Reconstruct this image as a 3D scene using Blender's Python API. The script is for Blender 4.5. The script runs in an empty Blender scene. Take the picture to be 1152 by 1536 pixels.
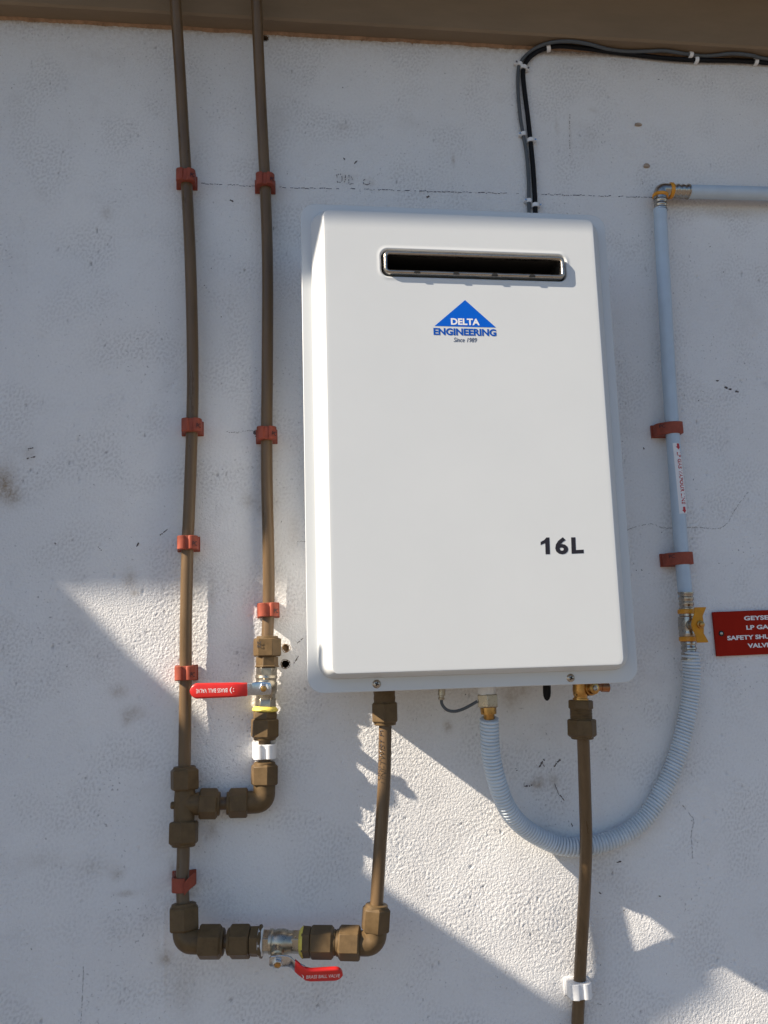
import bpy, math, random
import numpy as np
from mathutils import Vector, Matrix
random.seed(7)
C = bpy.data.collections.new('Scene objects')
bpy.context.scene.collection.children.link(C)
scene = bpy.context.scene

# ------------------------------------------------------------------ camera
F_PX, YAW, PITCH, ROLL, DIST = 1308.42, 0.1394, 0.1571, -0.0400, 1.2
_f = Vector((math.sin(YAW) * math.cos(PITCH), math.cos(YAW) * math.cos(PITCH), math.sin(PITCH)))
_r0 = Vector((math.cos(YAW), -math.sin(YAW), 0))
_u0 = _r0.cross(_f)
_r = _r0 * math.cos(ROLL) + _u0 * math.sin(ROLL)
_u = _u0 * math.cos(ROLL) - _r0 * math.sin(ROLL)
CAM = Vector((0, -DIST, 0))
cd = bpy.data.cameras.new('camera')
cam = bpy.data.objects.new('camera', cd)
C.objects.link(cam)
cd.sensor_fit = 'VERTICAL'
cd.sensor_height = 36
cd.lens = F_PX / 1536 * 36
cd.clip_start = 0.02
cd.clip_end = 500
m = Matrix((( _r.x, _u.x, -_f.x, CAM.x), (_r.y, _u.y, -_f.y, CAM.y), (_r.z, _u.z, -_f.z, CAM.z), (0, 0, 0, 1)))
cam.matrix_world = m
scene.camera = cam

# ------------------------------------------------------------------ light
SUN = Vector((1.0, 0.27, -0.78))                 # direction the light travels
w = bpy.data.worlds.new('World')
scene.world = w
w.use_nodes = True
nt = w.node_tree
sky = nt.nodes.new('ShaderNodeTexSky')
sky.sky_type = 'NISHITA'
sky.sun_disc = False
sky.sun_elevation = math.asin(-SUN.z / SUN.length)
sky.sun_rotation = math.atan2(-SUN.x, -SUN.y)
sky.air_density = 1.0
sky.dust_density = 0.4
sky.ozone_density = 4.0
bg = nt.nodes['Background']
nt.links.new(sky.outputs[0], bg.inputs[0])
bg.inputs[1].default_value = 0.063
sl = bpy.data.lights.new('sun', 'SUN')
sl.energy = 5.0
sl.angle = math.radians(0.53)
sl.color = (1.0, 0.885, 0.73)
so = bpy.data.objects.new('sun', sl)
C.objects.link(so)
so.rotation_euler = SUN.to_track_quat('-Z', 'Y').to_euler()
so.location = (-4, -2, 4)
vs = scene.view_settings
vs.view_transform = 'Standard'
vs.look = 'None'
vs.exposure = 1.08
vs.gamma = 1
vs.use_curve_mapping = False


def at(px, py, s=0.0):
    """world point that stands s metres in front of the wall and is seen at a pixel of the photograph"""
    d = _f + _r * ((px - 576) / F_PX) - _u * ((py - 768) / F_PX)
    t = (-s - CAM.y) / d.y
    return CAM + d * t


# ------------------------------------------------------------------ materials
def mat(name, col, rough=0.5, metal=0.0, var=0.0, vscale=60, bump=0.0, bscale=400, spec=0.5, coat=0.0, rvar=0.0, stretch=None, col2=None):
    M = bpy.data.materials.new(name)
    M.use_nodes = True
    N = M.node_tree.nodes
    L = M.node_tree.links
    b = N['Principled BSDF']
    b.inputs['Base Color'].default_value = (*col, 1)
    b.inputs['Roughness'].default_value = rough
    b.inputs['Metallic'].default_value = metal
    b.inputs['Specular IOR Level'].default_value = spec
    b.inputs['Coat Weight'].default_value = coat
    tc = N.new('ShaderNodeTexCoord')
    vec = tc.outputs['Object']
    if stretch:
        mp = N.new('ShaderNodeMapping')
        mp.inputs['Scale'].default_value = stretch
        L.new(vec, mp.inputs[0])
        vec = mp.outputs[0]
    if var or rvar:
        n = N.new('ShaderNodeTexNoise')
        n.inputs['Scale'].default_value = vscale
        n.inputs['Detail'].default_value = 6
        n.inputs['Roughness'].default_value = 0.65
        L.new(vec, n.inputs[0])
        rp = N.new('ShaderNodeMapRange')
        rp.inputs['From Min'].default_value = 0.3
        rp.inputs['From Max'].default_value = 0.7
        L.new(n.outputs[0], rp.inputs[0])
        if var:
            mx = N.new('ShaderNodeMix')
            mx.data_type = 'RGBA'
            c2 = col2 or tuple(c * (1 - var) for c in col)
            mx.inputs[6].default_value = (*(c2), 1)
            mx.inputs[7].default_value = (*(tuple(min(1, c * (1 + var * 0.5)) for c in col)), 1)
            L.new(rp.outputs[0], mx.inputs[0])
            L.new(mx.outputs[2], b.inputs['Base Color'])
        if rvar:
            r2 = N.new('ShaderNodeMapRange')
            r2.inputs['To Min'].default_value = max(0.02, rough - rvar)
            r2.inputs['To Max'].default_value = rough + rvar
            L.new(rp.outputs[0], r2.inputs[0])
            L.new(r2.outputs[0], b.inputs['Roughness'])
    if bump:
        n2 = N.new('ShaderNodeTexNoise')
        n2.inputs['Scale'].default_value = bscale
        n2.inputs['Detail'].default_value = 4
        L.new(vec, n2.inputs[0])
        bp = N.new('ShaderNodeBump')
        bp.inputs['Strength'].default_value = bump
        bp.inputs['Distance'].default_value = 0.001
        L.new(n2.outputs[0], bp.inputs['Height'])
        L.new(bp.outputs[0], b.inputs['Normal'])
    return M


M = {}
M['heater'] = mat('white enamel', (0.625, 0.645, 0.65), 0.38, var=0.02, vscale=8, bump=0.02, bscale=250, rvar=0.06)
M['steel'] = mat('brushed stainless', (0.44, 0.40, 0.35), 0.28, 1, var=0.2, vscale=40, rvar=0.08, stretch=(1, 6, 14))
M['dark'] = mat('plain black', (0.012, 0.011, 0.01), 0.75, var=0.3)  # near-black for the duct, notches, screw slots and holes
M['pipe'] = mat('brown plastic pipe', (0.143, 0.089, 0.044), 0.34, spec=0.35, var=0.3, vscale=70, bump=0.05, bscale=300, rvar=0.1, stretch=(1, 1, 0.12))
M['fitting'] = mat('brown plastic fitting', (0.130, 0.084, 0.040), 0.46, spec=0.2, var=0.28, vscale=90, bump=0.10, bscale=700, rvar=0.1)
M['red_clip'] = mat('terracotta plastic', (0.31, 0.074, 0.045), 0.5, spec=0.2, var=0.2, vscale=120, bump=0.08, bscale=600)
M['white_plastic'] = mat('white plastic', (0.78, 0.78, 0.78), 0.4, var=0.05, vscale=120)
M['handle'] = mat('red vinyl grip', (0.60, 0.022, 0.018), 0.33, var=0.12, vscale=90, bump=0.03, bscale=500)
M['nickel'] = mat('nickel plated brass', (0.43, 0.38, 0.30), 0.31, 0.95, var=0.2, vscale=150, bump=0.06, bscale=500, rvar=0.1)
M['zinc'] = mat('zinc plated steel', (0.55, 0.57, 0.60), 0.2, 1, var=0.15, vscale=120, rvar=0.08)
M['brass'] = mat('raw brass', (0.55, 0.31, 0.10), 0.34, 1, var=0.35, vscale=140, bump=0.1, bscale=600, rvar=0.1)
M['copper'] = mat('dull copper', (0.42, 0.19, 0.09), 0.4, 1, var=0.3, vscale=140)
M['ptfe_yellow'] = mat('yellow thread tape', (0.75, 0.60, 0.10), 0.6, var=0.2, vscale=300)
M['ptfe_white'] = mat('white thread tape', (0.80, 0.80, 0.78), 0.6, var=0.08, vscale=300)
M['gas'] = mat('pale blue grey pipe', (0.48, 0.57, 0.655), 0.42, var=0.07, vscale=40, rvar=0.05)
M['hose'] = mat('pale blue grey hose', (0.60, 0.665, 0.72), 0.5, var=0.10, vscale=50)
M['orange'] = mat('orange plastic', (0.72, 0.30, 0.018), 0.4, var=0.15, vscale=160)
M['yellow_metal'] = mat('yellow painted metal', (0.62, 0.26, 0.010), 0.40, spec=0.3, var=0.12, vscale=140)
M['cable_black'] = mat('black cable sheath', (0.008, 0.008, 0.010), 0.6, var=0.2, vscale=80, spec=0.2)
M['cable_grey'] = mat('grey cable sheath', (0.10, 0.11, 0.12), 0.55, var=0.15, vscale=80, spec=0.25)
M['sign'] = mat('red engraved plastic', (0.33, 0.018, 0.009), 0.6, spec=0.04, var=0.10, vscale=60, bump=0.02, bscale=300)
M['sign_white'] = mat('white engraving', (0.80, 0.78, 0.77), 0.5)
M['blue'] = mat('blue print', (0.0, 0.105, 0.56), 0.5, spec=0.2)
M['blue_dark'] = mat('dark blue print', (0.0, 0.075, 0.40), 0.5, spec=0.2)
M['grey_ink'] = mat('grey ink', (0.06, 0.08, 0.14), 0.5)
M['black_ink'] = mat('black print', (0.012, 0.009, 0.014), 0.45)
M['paper'] = mat('white sticker', (0.80, 0.79, 0.79), 0.5)
M['red_ink'] = mat('red print', (0.48, 0.020, 0.025), 0.5)
M['pencil'] = mat('blue chalk dust', (0.055, 0.065, 0.105), 0.9, var=0.4, vscale=500)
M['scuff'] = mat('dark rubber scuff', (0.12, 0.095, 0.088), 0.9, var=0.5, vscale=400)
M['faint'] = mat('faint pencil', (0.19, 0.18, 0.19), 0.9, var=0.4, vscale=700)
M['crackline'] = mat('dirty crack', (0.30, 0.28, 0.27), 0.95, var=0.4, vscale=300)
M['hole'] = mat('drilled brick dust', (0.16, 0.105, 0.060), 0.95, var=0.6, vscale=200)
M['hole_lit'] = mat('sunlit drill dust', (0.40, 0.26, 0.14), 0.95, var=0.4, vscale=200)  # lighter copy of the hole colour, sunlight painted into one hole
M['filler'] = mat('tan filler', (0.40, 0.32, 0.25), 0.8, var=0.3, vscale=250, bump=0.3, bscale=500)
M['beam'] = mat('brown painted timber', (0.25, 0.182, 0.118), 0.6, spec=0.2, var=0.16, vscale=14, bump=0.10, bscale=120, stretch=(0.25, 1, 1))
M['beam_gap'] = mat('torn paint edge', (0.36, 0.22, 0.13), 0.8, var=0.4, vscale=90)
M['ground'] = mat('concrete paving', (0.13, 0.11, 0.095), 0.85, var=0.3, vscale=3, bump=0.2, bscale=60)
M['roof'] = mat('grey roof sheet', (0.22, 0.21, 0.20), 0.5, var=0.1)
M['soffit'] = mat('soffit board', (0.26, 0.22, 0.18), 0.7, var=0.15, vscale=10)
M['board'] = mat('painted board', (0.30, 0.27, 0.23), 0.7, var=0.2, vscale=8)


def wall_material():
    W = bpy.data.materials.new('rough painted plaster')
    W.use_nodes = True
    N = W.node_tree.nodes
    L = W.node_tree.links
    b = N['Principled BSDF']
    b.inputs['Roughness'].default_value = 0.82
    b.inputs['Specular IOR Level'].default_value = 0.25
    tc = N.new('ShaderNodeTexCoord')

    def noise(scale, detail, rough=0.6):
        n = N.new('ShaderNodeTexNoise')
        n.inputs['Scale'].default_value = scale
        n.inputs['Detail'].default_value = detail
        n.inputs['Roughness'].default_value = rough
        L.new(tc.outputs['Object'], n.inputs[0])
        return n

    def ramp(src, a, c):
        r = N.new('ShaderNodeMapRange')
        r.inputs['From Min'].default_value = a
        r.inputs['From Max'].default_value = c
        L.new(src, r.inputs[0])
        return r.outputs[0]

    def mix(fac, a, bcol):
        x = N.new('ShaderNodeMix')
        x.data_type = 'RGBA'
        if isinstance(a, tuple):
            x.inputs[6].default_value = (*a, 1)
        else:
            L.new(a, x.inputs[6])
        x.inputs[7].default_value = (*bcol, 1)
        L.new(fac, x.inputs[0])
        return x.outputs[2]

    def times(a, k):
        q = N.new('ShaderNodeMath')
        q.operation = 'MULTIPLY'
        L.new(a, q.inputs[0])
        if isinstance(k, float):
            q.inputs[1].default_value = k
        else:
            L.new(k, q.inputs[1])
        return q.outputs[0]
    base = mix(ramp(noise(3.0, 5).outputs[0], 0.3, 0.7), (0.74, 0.735, 0.73), (0.82, 0.812, 0.80))
    base = mix(times(ramp(noise(11, 7, 0.7).outputs[0], 0.55, 0.85), 0.35), base, (0.47, 0.43, 0.40))
    # fine dark flecks
    fl = times(ramp(noise(260, 3, 0.5).outputs[0], 0.63, 0.72), ramp(noise(9, 4).outputs[0], 0.40, 0.72))
    base = mix(times(fl, 0.8), base, (0.17, 0.16, 0.17))
    at_ = N.new('ShaderNodeAttribute')
    at_.attribute_name = 'stain'
    st = at_.outputs['Fac']
    base = mix(times(st, ramp(noise(160, 4, 0.7).outputs[0], 0.2, 0.62)), base, (0.34, 0.265, 0.19))
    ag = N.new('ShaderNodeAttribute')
    ag.attribute_name = 'grime_and_shade'
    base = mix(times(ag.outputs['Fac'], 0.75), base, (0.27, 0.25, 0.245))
    ab = N.new('ShaderNodeAttribute')
    ab.attribute_name = 'drip'
    base = mix(ab.outputs['Fac'], base, (0.24, 0.145, 0.085))
    L.new(base, b.inputs['Base Color'])
    bp = N.new('ShaderNodeBump')
    bp.inputs['Strength'].default_value = 0.8
    bp.inputs['Distance'].default_value = 0.0017
    L.new(noise(400, 3).outputs[0], bp.inputs['Height'])
    L.new(bp.outputs[0], b.inputs['Normal'])
    return W


M['wall'] = wall_material()


# ------------------------------------------------------------------ mesh helpers
class MB:
    def __init__(self):
        self.v = []
        self.f = []

    def ring(self, pts):
        i = len(self.v)
        self.v.extend([Vector(p) for p in pts])
        return list(range(i, i + len(pts)))

    def bridge(self, a, b):
        n = len(a)
        for k in range(n):
            self.f.append((a[k], a[(k + 1) % n], b[(k + 1) % n], b[k]))

    def loft(self, rings, cap0=True, cap1=True):
        R = [self.ring(r) for r in rings]
        for a, b in zip(R, R[1:]):
            self.bridge(a, b)
        if cap0:
            self.f.append(tuple(reversed(R[0])))
        if cap1:
            self.f.append(tuple(R[-1]))
        return R

    def spin(self, A, B, prof, n=24, phase=0.0, cap=True):
        """prof: (distance from A along AB, radius)"""
        A = Vector(A)
        d = (Vector(B) - A).normalized()
        e1 = d.orthogonal().normalized() if abs(d.y) > .9 else (Vector((0, -1, 0)) - d * (-d.y)).normalized()
        e2 = d.cross(e1)
        rings = []
        for t, r in prof:
            r = max(r, 1e-5)
            rings.append([A + d * t + (e1 * math.cos(phase + k * 2 * math.pi / n) + e2 * math.sin(phase + k * 2 * math.pi / n)) * r for k in range(n)])
        self.loft(rings, cap, cap)

    def tube(self, pts, r, n=16, cap=True, rad=None):
        P = [Vector(p) for p in pts]
        T = []
        for i in range(len(P)):
            a = P[max(0, i - 1)]
            b = P[min(len(P) - 1, i + 1)]
            T.append((b - a).normalized())
        e = T[0].orthogonal().normalized()
        rings = []
        for i, p in enumerate(P):
            e = (e - T[i] * e.dot(T[i])).normalized()
            e2 = T[i].cross(e)
            rr = []
            for k in range(n):
                a = k * 2 * math.pi / n
                q = rad(i, a) if rad else r
                rr.append(p + (e * math.cos(a) + e2 * math.sin(a)) * q)
            rings.append(rr)
        self.loft(rings, cap, cap)

    def box(self, c, s, R=None):
        c = Vector(c)
        hx, hy, hz = s[0] / 2, s[1] / 2, s[2] / 2
        q = [Vector((x, y, z)) for z in (-hz, hz) for x, y in ((-hx, -hy), (hx, -hy), (hx, hy), (-hx, hy))]
        if R:
            q = [R @ k for k in q]
        self.loft([[c + k for k in q[:4]], [c + k for k in q[4:]]])

    def prism(self, outline, fn0, fn1):
        """outline of 2D points lifted by two functions to the two ends"""
        self.loft([[fn0(*p) for p in outline], [fn1(*p) for p in outline]])

    def build(self, name, material, parent=None, smooth=True, bevel=0.0, seg=2, angle=38, flip=False):
        off = Vector((0, 0, 0))
        q = parent
        while q:
            off += q.location
            q = q.parent
        me = bpy.data.meshes.new(name)
        me.from_pydata([tuple(p - off) for p in self.v], [], self.f)
        import bmesh
        bm = bmesh.new()
        bm.from_mesh(me)
        bmesh.ops.recalc_face_normals(bm, faces=bm.faces)
        bm.to_mesh(me)
        bm.free()
        if smooth:
            for p in me.polygons:
                p.use_smooth = True
            me.set_sharp_from_angle(angle=math.radians(angle))
        me.materials.append(M[material])
        o = bpy.data.objects.new(name, me)
        C.objects.link(o)
        if parent:
            o.parent = parent
        if bevel:
            b = o.modifiers.new('bevel', 'BEVEL')
            b.width = bevel
            b.segments = seg
            b.limit_method = 'ANGLE'
            b.angle_limit = math.radians(38)
        return o


def tag(o, label=None, cat=None, group=None, kind=None):
    for k, v in (('label', label), ('category', cat), ('group', group), ('kind', kind)):
        if v:
            o[k] = v
    return o


def thing(name, label, cat, loc, group=None):
    o = bpy.data.objects.new(name, None)
    C.objects.link(o)
    o.location = loc
    o.empty_display_size = 0.03
    return tag(o, label, cat, group)


def spline(pts, n=10):
    P = [Vector(p) for p in pts]
    P = [P[0] * 2 - P[1]] + P + [P[-1] * 2 - P[-2]]
    out = []
    for i in range(1, len(P) - 2):
        a, b, c, d = P[i - 1:i + 3]
        for k in range(n):
            t = k / n
            out.append(0.5 * ((2 * b) + (c - a) * t + (2 * a - 5 * b + 4 * c - d) * t * t + (3 * b - a - 3 * c + d) * t ** 3))
    out.append(P[-2])
    return out


def resample(P, step):
    out = [P[0].copy()]
    acc = 0
    for a, b in zip(P, P[1:]):
        L = (b - a).length
        while acc + L >= step:
            t = (step - acc) / L
            a = a.lerp(b, t)
            out.append(a.copy())
            L = (b - a).length
            acc = 0
        acc += L
    out.append(P[-1].copy())
    return out


def rrect(w, h, r, n=6, cx=0, cy=0):
    """rounded rectangle outline, counter-clockwise, 4*(n+1) points"""
    out = []
    for sx, sy, a0 in ((1, -1, -90), (1, 1, 0), (-1, 1, 90), (-1, -1, 180)):
        for k in range(n + 1):
            a = math.radians(a0 + 90 * k / n)
            out.append((cx + sx * (w / 2 - r) + r * math.cos(a), cy + sy * (h / 2 - r) + r * math.sin(a)))
    return out


def text_mesh(body, size, bold=0.0, shear=0.0, sx=1.0, depth=0.00015, spacing=1.0):
    cu = bpy.data.curves.new('lettering', 'FONT')
    cu.body = body
    cu.size = size
    cu.offset = bold * size
    cu.shear = shear
    cu.align_x = 'CENTER'
    cu.align_y = 'CENTER'
    cu.space_character = spacing
    cu.extrude = depth * 0.3
    cu.resolution_u = 3
    o = bpy.data.objects.new('lettering', cu)
    scene.collection.objects.link(o)
    dg = bpy.context.evaluated_depsgraph_get()
    me = bpy.data.meshes.new_from_object(o.evaluated_get(dg))
    vs_ = [Vector((v.co.x * sx, v.co.y, v.co.z)) for v in me.vertices]
    fs = [tuple(p.vertices) for p in me.polygons]
    bpy.data.objects.remove(o)
    bpy.data.curves.remove(cu)
    bpy.data.meshes.remove(me)
    # recentre vertically / horizontally on the ink
    xs = [v.x for v in vs_]
    ys = [v.y for v in vs_]
    c = Vector(((min(xs) + max(xs)) / 2, (min(ys) + max(ys)) / 2, 0))
    return [v - c for v in vs_], fs, (max(xs) - min(xs), max(ys) - min(ys))


def put_text(name, body, width, height, material, parent, O, ex, ey, bold=0.0, shear=0.0, wrap=None, spacing=1.0):
    """lettering whose ink fills width x height on the plane O, ex, ey (or wrapped on a cylinder of radius wrap)"""
    vs_, fs, (w0, h0) = text_mesh(body, 0.02, bold, shear, spacing=spacing)
    ex = Vector(ex).normalized()
    ey = Vector(ey).normalized()
    n = ex.cross(ey)
    mb = MB()
    for v in vs_:
        u_, q = v.x * width / w0, v.y * height / h0
        if wrap:
            a = q / wrap
            p = O + ex * u_ + ey * (wrap * math.sin(a)) + n * (wrap * math.cos(a) - wrap) + n * v.z
        else:
            p = O + ex * u_ + ey * q + n * v.z
        mb.v.append(p)
    mb.f = fs
    return mb.build(name, material, parent, smooth=False)


def arc_frame(A, B):
    return (Vector(B) - Vector(A)).normalized()


# ------------------------------------------------------------------ wall
ZT = 0.9307                                       # underside of the timber beam
rng = np.random.default_rng(11)


def axis(lo, hi, step, far_lo, far_hi):
    inner = np.arange(lo, hi + step / 2, step)
    L, R_ = [], []
    s, x = step, lo
    while x > far_lo:
        s *= 1.35
        x -= s
        L.append(max(x, far_lo))
    s, x = step, hi
    while x < far_hi:
        s *= 1.35
        x += s
        R_.append(min(x, far_hi))
    return np.concatenate([np.array(L[::-1]), inner, np.array(R_)]), len(L), len(inner)


STEP = 0.0018
GZ = -1.45                                        # ground level, camera held at 1.45 m
xs, x0i, nxi = axis(-0.46, 0.98, STEP, -5.0, 5.0)
zs, z0i, nzi = axis(-0.64, 1.00, STEP, GZ - 0.1, 1.27)


def fft_noise(nx, nz, fn):
    n = rng.standard_normal((nz, nx))
    fx = np.fft.fftfreq(nx, STEP)[None, :]
    fz = np.fft.fftfreq(nz, STEP)[:, None]
    o = np.fft.ifft2(np.fft.fft2(n) * fn(fx, fz)).real
    return o / o.std()


def band(lo, hi, ax=1.0, az=1.0):
    def g(fx, fz):
        f = np.sqrt((fx * ax) ** 2 + (fz * az) ** 2) + 1e-9
        return np.exp(-(np.log(f / math.sqrt(lo * hi)) / math.log(hi / lo)) ** 2 * 2)
    return g


h = np.zeros((nzi, nxi))
g1 = fft_noise(nxi, nzi, band(130, 262, 1.0, 1.25))
g2 = fft_noise(nxi, nzi, band(160, 300))
g3 = fft_noise(nxi, nzi, band(8, 25))
g4 = fft_noise(nxi, nzi, band(2, 5))
patch = 0.75 + 0.35 * np.clip(fft_noise(nxi, nzi, band(3, 9)), -1, 1)
pit = fft_noise(nxi, nzi, band(70, 150, 1.0, 1.9))
pit_d = np.clip(fft_noise(nxi, nzi, band(3, 10)) + 0.2, 0, 1.5)
h = 0.00027 * patch * (np.tanh(g1 * 1.1) * 1.1) + 0.00003 * g2 + 0.00007 * g3 + 0.0006 * g4
h -= 0.0016 * np.clip(pit - 2.5, 0, 1.0)          # little torn pits
# fade to flat at the rim of the detailed area
ex_ = np.clip(np.minimum(np.arange(nxi), nxi - 1 - np.arange(nxi)) / 20, 0, 1)
ez_ = np.clip(np.minimum(np.arange(nzi), nzi - 1 - np.arange(nzi)) / 20, 0, 1)
h *= ex_[None, :] * ez_[:, None]

X, Z = np.meshgrid(xs, zs)
Y = np.zeros_like(X)
grime_and_shade = np.zeros_like(X)
grime_and_shade[z0i:z0i + nzi, x0i:x0i + nxi] = np.clip(-np.tanh(g1) * 0.5 + 0.10, 0, 1) * 0.34 * (0.35 + pit_d) + np.clip((pit - 2.35) * 2.0, 0, 1) * (0.08 + 0.42 * pit_d)  # low spots darkened as painted relief shade, plus dirt in the torn pits
XI, ZI = X[z0i:z0i + nzi, x0i:x0i + nxi], Z[z0i:z0i + nzi, x0i:x0i + nxi]

stain = np.zeros_like(X)
drip = np.zeros_like(X)


def blob(px, py, rx, ry, k, arr=None):
    c = at(px, py)
    sc = 0.00092
    q = ((XI - c.x) / (rx * sc)) ** 2 + ((ZI - c.z) / (ry * sc)) ** 2
    (stain if arr is None else arr)[z0i:z0i + nzi, x0i:x0i + nxi] += k * np.exp(-q)


for px, py, rx, ry, k in (
        (5, 725, 16, 24, 1.0), (20, 745, 12, 14, 0.6), (195, 870, 9, 14, 0.55), (203, 890, 5, 4, 0.6), (178, 1037, 12, 9, 0.55), (200, 1070, 16, 10, 0.5),
        (190, 1080, 6, 8, 0.45), (258, 1305, 4, 14, 0.5), (248, 1437, 9, 9, 0.7), (275, 1480, 22, 40, 0.30), (175, 1312, 9, 8, 0.45), (190, 1340, 14, 4, 0.5),
        (830, 1172, 9, 11, 0.5), (808, 1172, 9, 12, 0.45), (803, 1176, 13, 6, 0.5), (672, 1090, 6, 8, 0.7), (766, 1045, 14, 20, 0.5), (785, 1035, 10, 12, 0.4),
        (680, 240, 3, 10, 0.5), (520, 268, 16, 8, 0.25), (555, 275, 8, 8, 0.25), (835, 190, 3, 14, 0.3), (855, 200, 2, 30, 0.3), (160, 320, 8, 10, 0.35),
        (515, 190, 12, 5, 0.3), (45, 680, 10, 12, 0.3), (890, 165, 8, 5, 0.25), (1000, 655, 16, 8, 0.5), (1015, 850, 16, 6, 0.4), (400, 760, 16, 16, 0.35),
        (372, 752, 10, 12, 0.35), (395, 700, 14, 60, 0.3), (400, 300, 22, 60, 0.25), (290, 320, 18, 50, 0.22), (280, 1340, 12, 26, 0.7), (318, 1245, 10, 12, 0.5),
        (440, 800, 10, 30, 0.3), (1040, 1010, 8, 30, 0.3), (900, 1300, 22, 40, 0.22), (895, 1420, 14, 60, 0.25), (318, 892, 4, 30, 0.3), (60, 1290, 30, 12, 0.2),
        (140, 1300, 30, 12, 0.2), (1090, 320, 60, 10, 0.35), (1075, 290, 50, 5, 0.3)):
    blob(px, py, rx, ry, k)
# brown wash that ran down from the beam when it was painted
edge = 0.0035 + 0.0015 * fft_noise(nxi, 1, lambda fx, fz: np.exp(-(fx / 35) ** 2))[0] + 0.0009 * fft_noise(nxi, 1, lambda fx, fz: np.exp(-(fx / 140) ** 2))[0]
edge = np.clip(edge, 0.001, 0.02)
dz = ZT - ZI
sub = stain[z0i:z0i + nzi, x0i:x0i + nxi]
sub += 0.75 * np.exp(-np.clip(dz, 0, 1) / 0.010) + 0.25 * np.exp(-np.clip(dz, 0, 1) / 0.035)
drip[z0i:z0i + nzi, x0i:x0i + nxi] = np.clip((edge[None, :] - dz) / 0.003, 0, 1) * 0.85
Y[z0i:z0i + nzi, x0i:x0i + nxi] = -h
# a faint vertical plaster ridge low on the left
c1, c2 = at(246, 1330), at(240, 1536)
ridge = np.exp(-((XI - c1.x) / 0.0025) ** 2) * np.clip((c1.z - ZI) / 0.03, 0, 1)
Y[z0i:z0i + nzi, x0i:x0i + nxi] -= 0.0012 * ridge

HOLES = [(at(429, 972), 0.0043), (at(428, 996), 0.0048), (at(398, 57), 0.0042)]
nz_, nx_ = X.shape
co = np.stack([X, Y, Z], -1).reshape(-1, 3)
ii = np.arange(nz_ * nx_).reshape(nz_, nx_)
quads = np.stack([ii[:-1, :-1], ii[:-1, 1:], ii[1:, 1:], ii[1:, :-1]], -1).reshape(-1, 4)
cc = co[quads].mean(1)
keep = np.ones(len(quads), bool)
for c, r in HOLES:
    keep &= ((cc[:, 0] - c.x) ** 2 + (cc[:, 2] - c.z) ** 2) > (1.16 * r) ** 2
quads = quads[keep]
# body of the wall behind the plaster skin
nb = len(co)
bx0, bx1, bz0, bz1 = -5.0, 5.0, GZ - 0.1, 1.27
body = np.array([(bx0, 0.05, bz0), (bx1, 0.05, bz0), (bx1, 0.05, bz1), (bx0, 0.05, bz1), (bx0, 0.25, bz0), (bx1, 0.25, bz0), (bx1, 0.25, bz1), (bx0, 0.25, bz1),
                 (bx0, 0, bz0), (bx1, 0, bz0), (bx1, 0, bz1), (bx0, 0, bz1)])
bq = np.array([(0, 1, 2, 3), (4, 5, 6, 7), (8, 4, 7, 11), (9, 5, 6, 10), (11, 10, 6, 7), (8, 9, 5, 4)]) + nb
co = np.concatenate([co, body])
quads = np.concatenate([quads, bq])
me = bpy.data.meshes.new('house_wall')
me.vertices.add(len(co))
me.vertices.foreach_set('co', co.astype(np.float32).ravel())
me.loops.add(len(quads) * 4)
me.loops.foreach_set('vertex_index', quads.astype(np.int32).ravel())
me.polygons.add(len(quads))
me.polygons.foreach_set('loop_start', np.arange(0, len(quads) * 4, 4, dtype=np.int32))
me.polygons.foreach_set('use_smooth', np.ones(len(quads), bool))
me.update(calc_edges=True)
for nm, arr in (('stain', stain), ('drip', drip), ('grime_and_shade', grime_and_shade)):
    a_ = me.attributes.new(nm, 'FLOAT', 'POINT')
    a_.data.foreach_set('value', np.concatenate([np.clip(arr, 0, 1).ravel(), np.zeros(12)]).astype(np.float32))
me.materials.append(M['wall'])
wall = bpy.data.objects.new('house_wall', me)
C.objects.link(wall)
tag(wall, 'white rough plastered house wall carrying all the pipes and the heater', 'wall')


def wall_y(x, z):
    j = np.searchsorted(xs, x) - x0i
    i = np.searchsorted(zs, z) - z0i
    if 0 <= i < nzi and 0 <= j < nxi:
        return float(Y[z0i + i, x0i + j])
    return 0.0


def on_wall(px, py, lift=0.0004):
    p = at(px, py)
    p.y = wall_y(p.x, p.z) - lift
    return p


for hi_, (c, r) in enumerate(HOLES):
    mb = MB()
    rings = []
    yb = min(wall_y(c.x + 1.3 * r * math.cos(q_), c.z + 1.3 * r * math.sin(q_)) for q_ in range(8))
    n = 24
    jig = [1.02 + .05 * math.sin(3 * q_ / 24 * 6.283 + c.z * 900) + random.uniform(-0.03, 0.03) for q_ in range(n)]
    for y, k in ((yb + 0.0004, 1.40), (yb - 0.0001, 1.30), (0.0012, 1.05), ((0.0045, 0.0045, 0.004)[hi_], 0.95), ((0.0075, 0.040, 0.01)[hi_], 0.80)):
        rings.append([(c.x + r * k * (jig[q] if y < 0.01 else 1) * math.cos(q * 2 * math.pi / n), y, c.z + r * k * (jig[q] if y < 0.01 else 1) * math.sin(q * 2 * math.pi / n)) for q in range(n)])
    mb.loft(rings, cap0=False, cap1=True)
    mb.build('drill_hole', ('hole_lit', 'hole', 'hole')[hi_], wall)

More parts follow.
